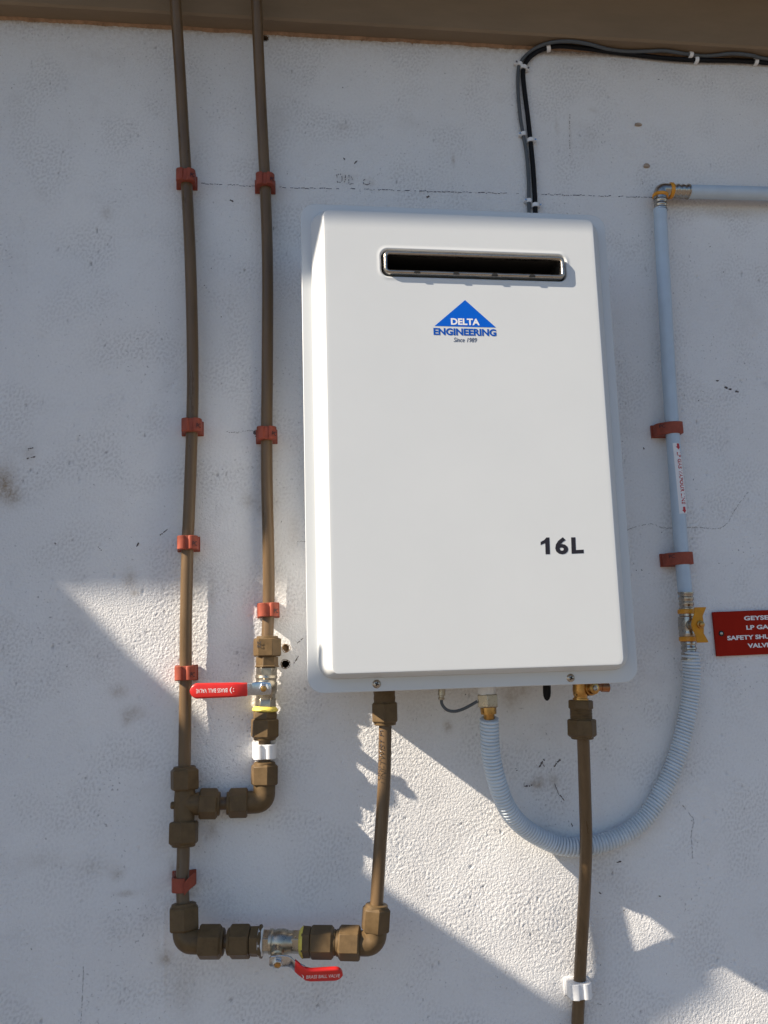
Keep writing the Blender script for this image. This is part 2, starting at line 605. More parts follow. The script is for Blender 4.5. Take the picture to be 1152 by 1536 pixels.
# snapped chalk line: a row of little broken dashes
mb = MB()
for (xa, ya), (xb, yb) in (((296, 275.5), (383, 279.5)), ((412, 281), (778, 290.5)), ((812, 291.5), (978, 296)), ((1012, 296.5), (1036, 297))):
    x = xa
    while x < xb:
        Ld = random.uniform(1.5, 6)
        if random.random() < 0.86:
            t0, t1 = (x - xa) / (xb - xa), (min(x + Ld, xb) - xa) / (xb - xa)
            w_ = random.uniform(0.25, 0.6)
            dy = random.uniform(-0.7, 0.7)
            y0, y1 = ya + (yb - ya) * t0 + dy, ya + (yb - ya) * t1 + dy + random.uniform(-.6, .6)
            x1 = xa + (xb - xa) * t1
            q = mb.ring([on_wall(x, y0 + w_), on_wall(x1, y1 + w_), on_wall(x1, y1 - w_), on_wall(x, y0 - w_)])
            mb.f.append(tuple(q))
        x += Ld + random.uniform(0.2, 1.6)
mb.build('chalk_line', 'pencil', wall, smooth=False)


def scratch(mb, pts, w0, gaps=0.0, jit=0.5):
    P = spline([Vector((a, b, 0)) for a, b in pts], 8)
    P = resample(P, 1.6)
    for a, b in zip(P, P[1:]):
        if random.random() < gaps:
            continue
        d = (b - a)
        if d.length < 1e-6:
            continue
        d.normalize()
        nrm = Vector((-d.y, d.x, 0))
        k = w0 * random.uniform(0.5, 1.2) / 2
        j = nrm * random.uniform(-jit, jit)
        q = mb.ring([on_wall(*(a + j - nrm * k).xy), on_wall(*(b + j - nrm * k).xy), on_wall(*(b + j + nrm * k).xy), on_wall(*(a + j + nrm * k).xy)])
        mb.f.append(tuple(q))


mb = MB()
for pts, w0 in (([(808, 1151), (812, 1144), (816, 1139)], 2.4), ([(812, 1143), (816, 1150)], 1.2), ([(831, 1150), (835, 1144), (840, 1139)], 2.4),
                ([(785, 1178.5), (792, 1179), (798, 1177)], 2.4), ([(831, 1175), (835, 1184), (838, 1192)], 1.2), ([(838, 1191), (842, 1195), (846, 1201)], 1.8),
                ([(773, 1152), (775, 1156)], 2), ([(857, 1233), (859, 1240)], 1.4), ([(448, 984), (444, 990), (441, 995)], 1.6), ([(455, 957), (446, 965)], 1.2),
                ([(1072, 571), (1078, 571.5)], 2.4), ([(1087, 580.5), (1092, 583.5), (1097, 584)], 2.8), ([(1103, 587), (1108, 588)], 2.6), ([(380, 649), (386, 650), (385, 656)], 6),
                ([(925, 1294), (932, 1292)], 2.2), ([(897, 1337), (902, 1341)], 2), ([(988, 1343), (990, 1345)], 1.8), ([(965, 671), (966, 674)], 2),
                ([(205, 820), (208, 814)], 2.2), ([(147, 820), (154, 828)], 1.6), ([(42, 673), (50, 672)], 1.5), ([(40, 688), (53, 685)], 1.7), ([(82, 814), (84, 816)], 2),
                ([(240, 803), (252, 793)], 1.5), ([(531, 246), (536, 242)], 2), ([(640, 296), (644, 294)], 2.4), ([(515, 237), (517, 240)], 2), ([(345, 300), (350, 303)], 2.4)):
    scratch(mb, pts, w0, 0.12, 0.3)
for _ in range(70):                               # small nicks of dirt everywhere
    x, y = random.uniform(5, 1145), random.uniform(110, 1525)
    a = random.uniform(0, 3.14)
    k = random.uniform(0.6, 2.6)
    scratch(mb, [(x, y), (x + k * math.cos(a), y + k * math.sin(a))], random.uniform(0.5, 1.3), 0, 0.1)
o = mb.build('scuff_marks', 'scuff', wall, smooth=False)
o['kind'] = 'stuff'
mb = MB()
scratch(mb, [(935, 797), (952, 791), (977, 786), (995, 792), (1040, 791), (1077, 793), (1092, 783), (1098, 772), (1108, 756), (1122, 738)], 0.8, 0.25, 0.5)
scratch(mb, [(1022, 1206), (1031, 1218), (1040, 1231), (1036, 1250), (1038, 1290)], 0.9, 0.2, 0.5)
scratch(mb, [(340, 648), (358, 649), (372, 646), (384, 648)], 0.8, 0.3, 0.8)
scratch(mb, [(125, 1450), (124, 1480), (121, 1536)], 0.8, 0.35, 0.3)
scratch(mb, [(446, 812), (462, 813)], 0.7, 0.2, 0.3)
scratch(mb, [(855, 172), (854, 200), (855, 234)], 1.0, 0.45, 0.4)
mb.build('crack', 'crackline', wall, smooth=False)
# half rubbed-out handwriting
mb = MB()
for L_ in ([(505, 262), (512, 263), (512, 273), (506, 273), (505, 262)], [(518, 263), (517, 274)], [(523, 263), (523, 276), (530, 276)], [(526, 264), (529, 270)],
           [(551, 269), (546, 270), (545, 276), (551, 278), (554, 275)]):
    scratch(mb, L_, 1.2, 0.35, 0.6)
mb.build('faint_handwriting', 'faint', wall, smooth=False)
for px, py, rx, rz in ((957, 187, 6, 3.2), (970, 248.5, 5, 4.2)):
    c = at(px, py)
    mb = MB()
    rings = []
    for y, k in ((0.002, 1.1), (-0.0012, 1.0), (-0.0026, 0.7), (-0.0022, 0.3)):
        rings.append([(c.x + rx * .00092 * k * math.cos(a) * (1 + .15 * math.sin(3 * a + px)), y, c.z + rz * .00092 * k * math.sin(a) * (1 + .12 * math.cos(2 * a))) for a in [q * math.pi / 8 for q in range(16)]])
    mb.loft(rings)
    mb.build('filler_plug', 'filler', wall)

# ------------------------------------------------------------------ beam, eave, ground and what shades the wall
mb = MB()
prof = [(0.0, ZT), (-0.027, ZT), (-0.030, ZT + 0.003), (-0.030, 1.078), (0.0, 1.078)]
n = 120
rings = []
for i in range(n + 1):
    x = -5 + 10 * i / n
    rings.append([(x, y, z) for y, z in prof])
mb.loft(rings)
beam = mb.build('eave_beam', 'beam', None)
tag(beam, 'brown painted timber beam running along the top of the wall', 'beam')
mb = MB()                                          # torn paint and filler bead in the joint under the beam
P = []
x = -0.5
while x < 1.0:
    P.append((x, random.uniform(0.0012, 0.0042), random.uniform(0.0018, 0.0032)))
    x += random.uniform(0.006, 0.03)
for (xa, ha, da), (xb, hb, db) in zip(P, P[1:]):
    r1 = [(xa, 0.001, ZT + .0005), (xa, -da - .0012, ZT - .0002), (xa, -da * .6, ZT - ha), (xa, 0.001, ZT - ha - .0016)]
    r2 = [(xb, 0.001, ZT + .0005), (xb, -db - .0012, ZT - .0002), (xb, -db * .6, ZT - hb), (xb, 0.001, ZT - hb - .0016)]
    mb.loft([r1, r2], False, False)
mb.build('joint_bead', 'beam_gap', beam)

OV = 0.34
ZE = 0.0876 + OV * 0.78 / 0.27
roof = thing('roof_eave', 'overhanging roof eave above the brown beam', 'roof', (0, 0, ZE))
mb = MB()
mb.box((0, -OV / 2 - .015, ZE + 0.03), (10, OV - 0.03, 0.012))
mb.build('soffit', 'soffit', roof)
mb = MB()
mb.box((0, -OV + 0.011, ZE + 0.10), (10, 0.022, 0.20))
mb.build('fascia_board', 'beam', roof)
mb = MB()
mb.loft([[(-5, -OV - .05, ZE + .205), (5, -OV - .05, ZE + .205), (5, 2.6, ZE + 1.4), (-5, 2.6, ZE + 1.4)],
         [(-5, -OV - .05, ZE + .235), (5, -OV - .05, ZE + .235), (5, 2.6, ZE + 1.43), (-5, 2.6, ZE + 1.43)]])
mb.build('roof_sheet', 'roof', roof)

mb = MB()
g = 200.0
q = mb.ring([(-g, -g, GZ), (g, -g, GZ), (g, g, GZ), (-g, g, GZ)])
mb.f.append(tuple(q))
ground = mb.build('ground', 'ground', None, smooth=False)
ground['kind'] = 'structure'

# unseen panel and slanting bar, added with outlines shaped to shade the wall
Y0 = 0.35
SH = Vector((-Y0 / 0.27, 0, Y0 * 0.78 / 0.27))


def shade_pt(px, py):
    p = at(px, py) + SH
    return (p.x, p.z)


sil = [shade_pt(*q) for q in ((85, 878), (150, 950), (215, 1005), (260, 1045), (300, 1095), (530, 1298), (829, 1502))]
x0s, z0s = sil[0]
mb = MB()
outl = [(x0s - 1.6, z0s + 0.9), (x0s - 0.8, z0s + 0.75)] + sil + [(sil[-1][0], GZ), (x0s - 1.6, GZ)]
mb.prism(outl, lambda a, b: (a, -Y0 - 0.012, b), lambda a, b: (a, -Y0, b))
o = mb.build('shade_panel', 'board', None)
tag(o, 'unseen sloping panel added left of the heater to shade the wall', 'shade panel')
mb = MB()  # added bar, its outline set by the shade band it casts
pts = [shade_pt(760, 1541), shade_pt(926, 1463), shade_pt(992, 1427), shade_pt(1056, 1397), shade_pt(1060, 1481), shade_pt(969, 1536), shade_pt(780, 1650)]
mb.prism(pts, lambda a, b: (a, -Y0 - 0.006, b), lambda a, b: (a, -Y0 + 0.002, b))
o = mb.build('shade_bar', 'board', None)
tag(o, 'unseen slanting bar added beside the sloping panel to shade the wall', 'shade bar')

# ------------------------------------------------------------------ water heater
XC, ZC, HW, HH, ROT, FD, CDp = 0.2601, 0.2647, 0.4155, 0.6294, -0.0109, 0.134, 0.0254
HB = Vector((XC, 0, ZC - HH / 2))
heater = thing('water_heater', 'large white wall mounted gas water heater with slotted steel flue', 'water heater', HB)


def hp(u_, v_, s):
    return Vector((XC + u_ * math.cos(ROT) - v_ * math.sin(ROT), -s, ZC + u_ * math.sin(ROT) + v_ * math.cos(ROT)))


mb = MB()
mb.loft([[hp(a, b, s) for a, b in rrect(HW - 2 * i, HH - 2 * i, 0.012, 4)] for s, i in ((0.0, .016), (FD - 0.001, .016))], True, False)
mb.build('casing', 'heater', heater)
mb = MB()
fr_ = mb.loft([[hp(a, b, s) for a, b in rrect(HW - 2 * i, HH - 2 * i, r, 7)] for s, i, r in ((FD - .0022, .0, .019), (FD - .0005, 0, .019), (FD, .0006, .0184), (FD, .030, .012), (FD - .0022, .030, .012))], False, False)
mb.bridge(fr_[-1], fr_[0])
mb.build('flange_plate', 'heater', heater)

# front cover with a real slot for the flue
steps = [(.0130, 0.0, .020), (.0130, .0035, .020), (.0142, .0064, .019), (.0205, .0155, .015), (.0262, .0237, .0105), (.0270, .0247, .0095), (.0280, CDp - .0001, .008), (.0292, CDp, .007), (.0335, CDp, .006)]
NB = 7


def cover_ring(i, dpt, r):
    # sides slope more than top and bottom
    k = max(0.0, (i - .0130))
    w_ = HW - 2 * i
    top, bot = HH / 2 - (.0130 + k * 0.55), -HH / 2 + (.0165 + k * 0.42)
    return [hp(a, b, FD + dpt) for a, b in rrect(w_, top - bot, r, NB, 0, (top + bot) / 2)]


V_L = at(573.5, 394, FD + CDp)
V_R = at(847.5, 402, FD + CDp)
ua = lambda p: ((p.x - XC) * math.cos(ROT) + (p.z - ZC) * math.sin(ROT), -(p.x - XC) * math.sin(ROT) + (p.z - ZC) * math.cos(ROT))
(ul, vl), (ur, vr) = ua(V_L), ua(V_R)
vt, vb = ua(at(710, 380, FD + CDp))[1], ua(at(710, 416.5, FD + CDp))[1]
ucx, vcx, uw, vh = (ul + ur) / 2, (vt + vb) / 2, ur - ul, vt - vb


def slot(grow, dpt, r):
    return [hp(a, b, FD + dpt) for a, b in rrect(uw + 2 * grow, vh + 2 * grow, r, NB, ucx, vcx)]


mb = MB()
R_ = [mb.ring(cover_ring(*s)) for s in steps]
S_ = [mb.ring(slot(g_, d_, r_)) for g_, d_, r_ in ((.0085, CDp, .0150), (.0052, CDp, .0128), (.0040, CDp + .0004, .0118), (.0026, CDp + .0003, .0105), (.0014, CDp - .001, .0095), (.0010, CDp - .012, .009))]
for a, b in zip(R_, R_[1:]):
    mb.bridge(a, b)
mb.bridge(R_[-1], S_[0])
for a, b in zip(S_, S_[1:]):
    mb.bridge(a, b)
mb.build('front_cover', 'heater', heater, angle=50)

flue = None
mb = MB()
G0 = FD + CDp
rg = []
for g_, d_, r_ in ((-.0012, -.020, .0075), (-.0012, .0012, .0075), (-.0022, .0036, .0068), (-.0036, .0046, .0056), (-.0052, .0040, .0042), (-.0064, .0026, .003), (-.0070, -.001, .0024)):
    rg.append(slot(g_, CDp + d_, r_))
mb.loft(rg, False, False)
flue = mb.build('flue_frame', 'steel', heater, angle=60)
mb = MB()
mb.loft([slot(-.0068, CDp - .0002, .0024), slot(-.0068, CDp - .095, .0022)], False, True)
mb.build('flue_duct', 'dark', heater)
mb = MB()
mb.loft([slot(.0004, CDp - .0085, .0085), slot(-.0009, CDp - .0085, .0072)], False, False)
mb.build('slot_seal', 'dark', heater)
mb = MB()
for px, py in ((625, 410.2), (683.5, 412), (741, 414), (797, 415.6)):
    mb = MB()
    u_, v_ = ua(at(px, py, G0))
    for k in (0,):
        ol = [(u_ + .0042 * math.cos(a), v_ - .0014 + .0036 * math.sin(a)) for a in [math.pi * q / 8 for q in range(9)]]
        mb.prism(ol, lambda a, b: hp(a, b, G0 + .0047), lambda a, b: hp(a, b, G0 + .0010))
    mb.build('flue_notch', 'dark', flue)

# print on the cover
PL = G0 + 0.00018
exH = (hp(1, 0, 0) - hp(0, 0, 0))
ezH = (hp(0, 1, 0) - hp(0, 0, 0))
logo = None
mb = MB()
tri = [ua(at(*q, PL)) for q in ((697.6, 450), (744, 491.2), (652, 488.8))]
mb.prism(tri, lambda a, b: hp(a, b, PL - .0001), lambda a, b: hp(a, b, PL))
logo = mb.build('logo', 'blue', heater, smooth=False)
px_ = 0.000785


def cover_text(name, body, cx, cy, wpx, hpx, material, parent, lift, **kw):
    c = at(cx, cy, PL + lift)
    k = (at(cx + wpx / 2, cy, PL) - at(cx - wpx / 2, cy, PL)).length
    k2 = (at(cx, cy - hpx / 2, PL) - at(cx, cy + hpx / 2, PL)).length
    return put_text(name, body, k, k2, material, parent, c, exH, ezH, **kw)


cover_text('logo_word', 'DELTA', 698, 482.6, 43, 9.8, 'paper', logo, .0001, bold=0.036)
cover_text('logo_word', 'ENGINEERING', 697.5, 498, 94, 10.6, 'blue_dark', logo, 0, bold=0.036)
cover_text('logo_word', 'Since 1989', 697.8, 509.8, 35, 6.6, 'grey_ink', logo, 0, shear=0.28)
def cover_poly(name, px_pts, material, parent, hole=None):
    mb_ = MB()
    pp = [ua(at(x, y, PL)) for x, y in px_pts]
    mb_.prism(pp, lambda a, b: hp(a, b, PL - .0001), lambda a, b: hp(a, b, PL))
    return mb_.build(name, material, parent, smooth=False)


cover_poly('capacity_digit', [(819.6, 806.2), (824, 806.1), (825, 831.2), (818.4, 831.4), (817.8, 814.6), (811, 817.6), (810.8, 812.8), (816.2, 810)], 'black_ink', heater)
cover_text('capacity_digit', '6', 842.3, 818.6, 19.4, 25.6, 'black_ink', heater, 0, bold=0.035)
cover_poly('capacity_letter', [(856.6, 806), (863, 805.8), (863.8, 825), (875.4, 824.4), (875.6, 829.8), (857.4, 830.6)], 'black_ink', heater)


def screw(name, px, py, s, r, parent, material='steel'):
    c = at(px, py, s)
    mb = MB()
    mb.spin(c, c + Vector((0, -1, 0)), [(-.001, r * 1.15), (0, r * 1.15), (.0006, r), (.0014, r * .9), (.0022, r * .55), (.0024, 0)], 16)
    o_ = mb.build(name, material, parent)
    mb = MB()
    for a in (0.5, 0.5 + math.pi / 2):
        Rm = Matrix.Rotation(a, 3, 'Y')
        mb.box(c + Vector((0, -.0023, 0)), (r * 1.1, .0008, r * .26), Rm)
    mb.build('screw_slot', 'dark', o_, smooth=False)
    return o_


screw('screw', 565, 1026, FD, .0046, heater)
screw('screw', 856, 1017, FD, .0046, heater)
# hot outlet spigot, gas inlet, drain plug with earth wire, cable loop and brass water inlet below the casing
S1 = 0.079
zb = HB.z + .03
mb = MB()
A = at(577, 1036, S1)
A.z = zb
B = at(577, 1060, S1)
ln = (B - A).length
mb.spin(A, B, [(0, .012)] + [(ln * k / 14, .0135 + (.0005 if k % 2 else 0)) for k in range(15)], 20)
mb.build('outlet_spigot', 'fitting', heater)
mb = MB()
A = at(732, 1032, S1)
A.z = zb
B = at(730, 1043, S1)
mb.spin(A, B, [(0, .0115), ((B - A).length, .0115)], 24)
gi = mb.build('gas_inlet', 'white_plastic', heater)
mb = MB()
A, B = at(731, 1041, S1), at(732, 1061, S1)
ln = (B - A).length
mb.spin(A, B, [(0, .0125), (.001, .0145), (ln - .0012, .0145), (ln, .0128)], 6, 0.25)
mb.build('union_nut', 'nickel', gi, bevel=.0004)
mb = MB()
A, B = at(732, 1058, S1), at(733, 1071, S1)
mb.spin(A, B, [(0, .0100), (.004, .0104), ((B - A).length, .0100)], 24)
mb.build('union_tail', 'brass', gi)
S2 = 0.09
mb = MB()
A, B = at(663, 1028, S2), at(662, 1049, S2)
ln = (B - A).length
mb.spin(A, B, [(0, .0046), (ln * .72, .0046), (ln * .75, .0034), (ln * .86, .0034), (ln * .9, .0042), (ln * 1.02, .0040), (ln * 1.05, .002)], 14)
dp = mb.build('drain_plug', 'nickel', heater)
mb = MB()
mb.tube(spline([at(662, 1046, S2), at(663, 1056, S2), at(670, 1064.5, S2), at(682, 1067, S2 - .003), at(697, 1062.5, S2 - .008), at(716, 1052, S1 + .004)], 6), .0020, 10)
mb.build('earth_wire', 'cable_grey', dp)
mb = MB()
S3 = .06
A, B = at(820, 1012, S3), at(820.5, 1051, S3)
ln = (B - A).length
mb.spin(A, B, [(0, .0052), (ln * .70, .0052), (ln * .84, .0046), (ln * .94, .0032), (ln, .0012)], 16)
mb.build('cable_end_cap', 'cable_black', heater)
mb = MB()
A, B = at(871, 1020, S1), at(871, 1052, S1)
ln = (B - A).length
mb.spin(A, B, [(0, .0105), (ln * .5, .0105), (ln * .72, .0096), (ln * .76, .0088), (ln * .84, .0088), (ln * .86, .0104), (ln, .0104)], 24)
inl = mb.build('inlet_valve', 'brass', heater)
mb = MB()
A, B = at(880, 1033, S1), at(892.5, 1032.5, S1 + .017)
ln = (B - A).length
mb.spin(A, B, [(0, .0095), (ln * .6, .0090), (ln * .62, .0076), (ln * .97, .0074), (ln, .0064)], 22)
bs = mb.build('strainer_cap', 'brass', inl)
mb = MB()
mb.spin(B, B + (B - A), [(-.001, .0040), (.0012, .0036), (.0016, .0022), (.0008, .0015), (.0006, 0)], 14)
mb.build('cap_screw', 'steel', inl)
mb = MB()
A, B = at(888, 1030.5, S1), at(913, 1031.5, S1)
mb.spin(A, B, [(0, .0048), ((B - A).length * .55, .0048), ((B - A).length * .56, .0058), ((B - A).length, .0058)], 20)
mb.build('copper_stub', 'copper', inl)


# ------------------------------------------------------------------ pipework helpers
PR = 0.0081


def pipe(name, label, pts, r=PR, material='pipe', cat='pipe', group=None, n=20, step=0.006, sub=10):
    P = resample(spline(pts, sub), step)
    base = Vector(min(P, key=lambda p: p.z))
    t = thing(name, label, cat, base, group)
    mb = MB()
    mb.tube(P, r, n)
    mb.build('pipe_wall', material, t)
    return t


def add_nut(parent, A, B, r, n=6, phase=0.2, cap=True, name='nut', material='fitting', ch=0.10):
    """hexagonal compression nut from A to B, with a split ring at the B end where the pipe goes in"""
    A, B = Vector(A), Vector(B)
    L = (B - A).length
    mb = MB()
    mb.spin(A, B, [(0, r * .90), (L * .07, r), (L * (1 - ch), r), (L, r * .84)], n, phase)
    o_ = mb.build(name, material, parent, bevel=.0005)
    if cap:
        mb = MB()
        d = (B - A) / L
        mb.spin(B - d * .0005, B + d * .004, [(0, r * .78), (.0025, r * .76), (.0032, r * .70), (.0032, PR * 1.02), (.0005, PR)], 24, cap=False)
        mb.build('grip_ring', material, o_)
    return o_


def sleeve(parent, name, prof_pts, material, n=24, phase=0.0, bevel=0.0):
    """prof_pts: A, B, [(fraction, radius)]"""
    A, B, prof = prof_pts
    A, B = Vector(A), Vector(B)
    L = (B - A).length
    mb = MB()
    mb.spin(A, B, [(f_ * L, r_) for f_, r_ in prof], n, phase)
    return mb.build(name, material, parent, bevel=bevel)


def elbow_body(parent, P0, corner, P1, r, bend=0.011, name='elbow_body', material='fitting'):
    P0, corner, P1 = Vector(P0), Vector(corner), Vector(P1)
    d0, d1 = (P0 - corner).normalized(), (P1 - corner).normalized()
    a, b = corner + d0 * bend, corner + d1 * bend
    pts = [P0, P0.lerp(a, .5)]
    for k in range(9):
        t = k / 8
        pts.append(a * (1 - t) ** 2 + corner * 2 * t * (1 - t) + b * t * t)
    pts += [b.lerp(P1, .5), P1]
    mb = MB()
    mb.tube(pts, r, 24)
    return mb.build(name, material, parent)


# ---- left riser pipe, from the eave down to the tee
SP = 0.0147
riser = pipe('brown_pipe', 'left brown riser pipe dropping from the eave into the tee',
             [at(255, -130, .075), at(259, -60, .068), at(263, 0, .058), at(269.5, 100, .036), at(277.5, 235, .018), at(279.5, 268, SP), at(285.5, 390, SP + .003), at(289, 540, SP + .002),
              at(288, 640, SP), at(283.5, 770, SP + .001), at(281.5, 815, SP), at(279, 930, SP), at(278.5, 1010, SP), at(277.5, 1090, .0175), at(276.5, 1156, .0185)])
riser2 = pipe('brown_pipe', 'right brown riser pipe dropping from the eave to the upper ball valve',
              [at(377, -130, .075), at(381, -60, .068), at(384.5, 0, .058), at(389, 104, .036), at(395.5, 235, .018), at(397.5, 273, SP), at(401.2, 390, SP + .003), at(401, 540, SP + .003), at(400, 652, SP),
               at(400.6, 735, SP + .001), at(402.4, 810, SP + .001), at(403.2, 880, SP), at(402.6, 915, SP), at(401, 960, .0175)])

# ---- tee at the foot of the left riser
tee = thing('tee_fitting', 'brown compression tee joining the left riser to the upper loop', 'pipe fitting', at(275, 1268, .022))
S_T = .0195
cT = at(277, 1205.5, .021)
tb = sleeve(tee, 'tee_body', (at(277.5, 1182, .019), at(276, 1235, .023), [(0, .0128), (.3, .0134), (.7, .0134), (1, .0128)]), 'fitting')
sleeve(tee, 'tee_branch', (cT, at(301, 1205.5, .021), [(0, .0134), (.55, .0134), (.8, .0142), (1, .0142)]), 'fitting')
mb = MB()
mb.spin(at(266, 1208, .022), at(259.5, 1208, .022), [(0, .005), (.0075, .0045), (.0085, .003)], 14)
mb.build('mould_stub', 'fitting', tee)
add_nut(tee, at(277.2, 1184.5, .0192), at(276.8, 1152.5, .0185), .0186, phase=.30)
add_nut(tee, at(276, 1232, .0225), at(275.2, 1267, .0255), .0192, phase=.12)
add_nut(tee, at(299, 1205.5, .021), at(327, 1205.5, .021), .0192, phase=.42)
# stub and upper loop elbow
stubA = pipe('brown_pipe', 'very short brown pipe between the tee and the upper elbow', [at(318, 1205.3, .021), at(335, 1205, .021), at(352, 1204.8, .021)])
up_elbow = thing('pipe_elbow', 'brown compression elbow under the white clip of the upper loop', 'pipe fitting', at(397, 1215, .021), 'brown compression elbows')
cE = at(396, 1202.5, .0205)
elbow_body(up_elbow, at(366, 1203.8, .021), cE, at(396.6, 1178, .0195), .0142, .011)
add_nut(up_elbow, at(371.5, 1204, .021), at(343, 1204.8, .021), .0186, phase=.62)
add_nut(up_elbow, at(396.5, 1177.5, .0195), at(396.8, 1146, .019), .0182, phase=.20)
stubB = pipe('brown_pipe', 'short brown pipe gripped by the white clip in the upper loop', [at(396.6, 1160, .019), at(396.9, 1128, .0185), at(397.2, 1098, .0185)])

# ---- straight couplings on the upper valve
SV = .0185
coup_up = thing('pipe_coupling', 'brown coupling above the upper ball valve beside the two drilled holes', 'pipe fitting', at(401, 999, SV), 'brown threaded couplings')
nt_ = add_nut(coup_up, at(400.8, 984.8, SV), at(401, 957, SV), .0186, phase=.36, ch=.05)
sleeve(coup_up, 'hex_body', (at(400.8, 983, SV), at(400.6, 1001, SV), [(0, .012), (.12, .0122), (.13, .0148), (.84, .0150), (.87, .0160), (.97, .0160), (1, .0150)]), 'fitting', 6, .36, .0004)
d_ = (at(401, 957, SV) - at(400.8, 984.8, SV)).normalized()
mbx = at(390.5, 965, SV + .0165)
put_text('mould_mark', '22', .0085, .0055, 'black_ink', nt_, at(388.6, 966.5, SV + .0158), (0, 0, -1), (1, -.55, 0), bold=.01)
coup_mid = thing('pipe_coupling', 'brown coupling directly below the upper ball valve', 'pipe fitting', at(397, 1108, SV), 'brown threaded couplings')
sleeve(coup_mid, 'hex_body', (at(397.6, 1066, SV), at(397.4, 1079, SV), [(0, .0155), (.15, .0166), (.9, .0166), (.93, .0125), (1, .0125)]), 'fitting', 6, .9, .0004)
add_nut(coup_mid, at(397.4, 1078, SV), at(397, 1107, SV), .0190, phase=.85)


# ---- ball valves
def ball_valve(label, A, B, stem, hdir, base, hl, bent, outer, cfrac=.5):
    """A-B: body axis; stem: unit direction of the spindle; hdir: direction of the lever"""
    A, B = Vector(A), Vector(B)
    L = (B - A).length
    d = (B - A) / L
    t = thing('ball_valve', label, 'valve', base, 'red handled ball valves')
    ph = .55
    sleeve(t, 'valve_end', (A, A + d * L * .22, [(0, .0128), (.06, .0138), (1, .0138)]), 'nickel', 6, ph, .0004)
    sleeve(t, 'valve_body', (A + d * L * .18, A + d * L * .80, [(0, .0118), (.03, .0142), (.14, .0148), (.18, .0136), (.28, .0134), (.34, .0146), (.62, .0146), (.74, .0138), (.82, .0128), (1, .0126)]), 'nickel', 28)
    sleeve(t, 'valve_end', (A + d * L * .76, B, [(0, .0125), (.1, .0136), (.94, .0136), (1, .0128)]), 'nickel', 6, ph, .0004)
    c = A + d * L * cfrac
    w_ = stem.cross(hdir).normalized()
    S = c + stem * outer
    mb = MB()
    mb.spin(c + stem * .008, S, [(0, .0088), (outer - .016, .0078), (outer - .0145, .0062), (outer - .007, .0062)], 20)
    mb.build('stem_neck', 'nickel', t)
    mb = MB()
    mb.spin(S + stem * .0006, S + stem * .01, [(0, .0072), (.0012, .0072), (.0013, .0062), (.0050, .0062), (.0056, .0054), (.0056, .0040), (.0045, .0036)], 6, .2)
    mb.build('stem_nut', 'zinc', t, bevel=.0003)
    mb = MB()
    mb.spin(S + stem * .0006, S + stem * .01, [(0, .0038), (.0062, .0036), (.0066, .0028)], 12)
    mb.build('stem_tip', 'brass', t)
    # lever: list of (u along hdir, outward offset, sideways shift, half width)

    def strip(st, th, n=6):
        mb_ = MB()
        rings = []
        for u_, off_, sh, hw in st:
            p = S + hdir * u_ + stem * off_ + w_ * sh
            rr = min(th / 2, hw) * .95
            ring = []
            for a, b in rrect(2 * hw, th, rr * .9, 3):
                ring.append(p + w_ * a + stem * b)
            rings.append(ring)
        mb_.loft(rings)
        return mb_
    lev = strip([(-.0095, 0, 0, .0050), (-.008, 0, 0, .0080), (.004, 0, 0, .0088), (.012, 0, bent * .05, .0084), (.016, .0015, bent * .10, .0078), (.0205, .005, bent * .25, .0075), (.032, .008, bent * .5, .0060)], .0022).build('lever', 'zinc', t, bevel=0)
    ef = 1 - .0098 / (hl - .040)
    st = [(.0205, .0046, bent * .22, .0078), (.0215, .0052, bent * .25, .0086), (.027, .0075, bent * .55, .0086), (.034, .0090, bent * .92, .0092), (.040, .0096, bent, .0092)]
    for k in range(1, 13):
        st.append((.040 + (hl - .040) * k / 12 * ef, .0096, bent, .0092 + .0006 * k / 12))
    e0 = .040 + (hl - .040) * ef
    for k in (.25, .5, .7, .85, .95, 1.0):
        st.append((e0 + (hl - e0) * k, .0096, bent, .0098 * math.sqrt(max(0.02, 1 - k * k))))
    grip = strip(st, .0062).build('grip', 'handle', lev, angle=60)
    O = S + hdir * (hl * .70) + stem * (.0096 + .0032) + w_ * bent
    put_text('lettering', 'BRASS BALL VALVE', .0395, .0052, 'paper', grip, O, hdir, w_ * (1 if w_.dot(stem.cross(hdir)) > 0 else -1), bold=-.002)
    put_text('lettering', ':)', .0055, .0080, 'paper', grip, S + hdir * (hl * .70 - .0255) + stem * (.0096 + .0032) + w_ * bent, hdir, w_, bold=-.008)
    return t


cV = at(391.8, 1032.2, .046)
ball_valve('chromed ball valve with level red handle pointing left to the riser', at(400, 1001, SV), at(398.2, 1061, SV), Vector((-.10, -1, -.02)).normalized(),
           Vector((-1, .10, 0.012)).normalized(), at(398, 1061, SV), .0925, 0.0, .027)
ring_ = sleeve(coup_mid, 'thread_tape', (at(398, 1059.5, SV), at(397.6, 1067, SV), [(0, .0138), (.2, .0150), (.5, .0168), (.8, .0172), (1, .0160)]), 'ptfe_yellow', 26)

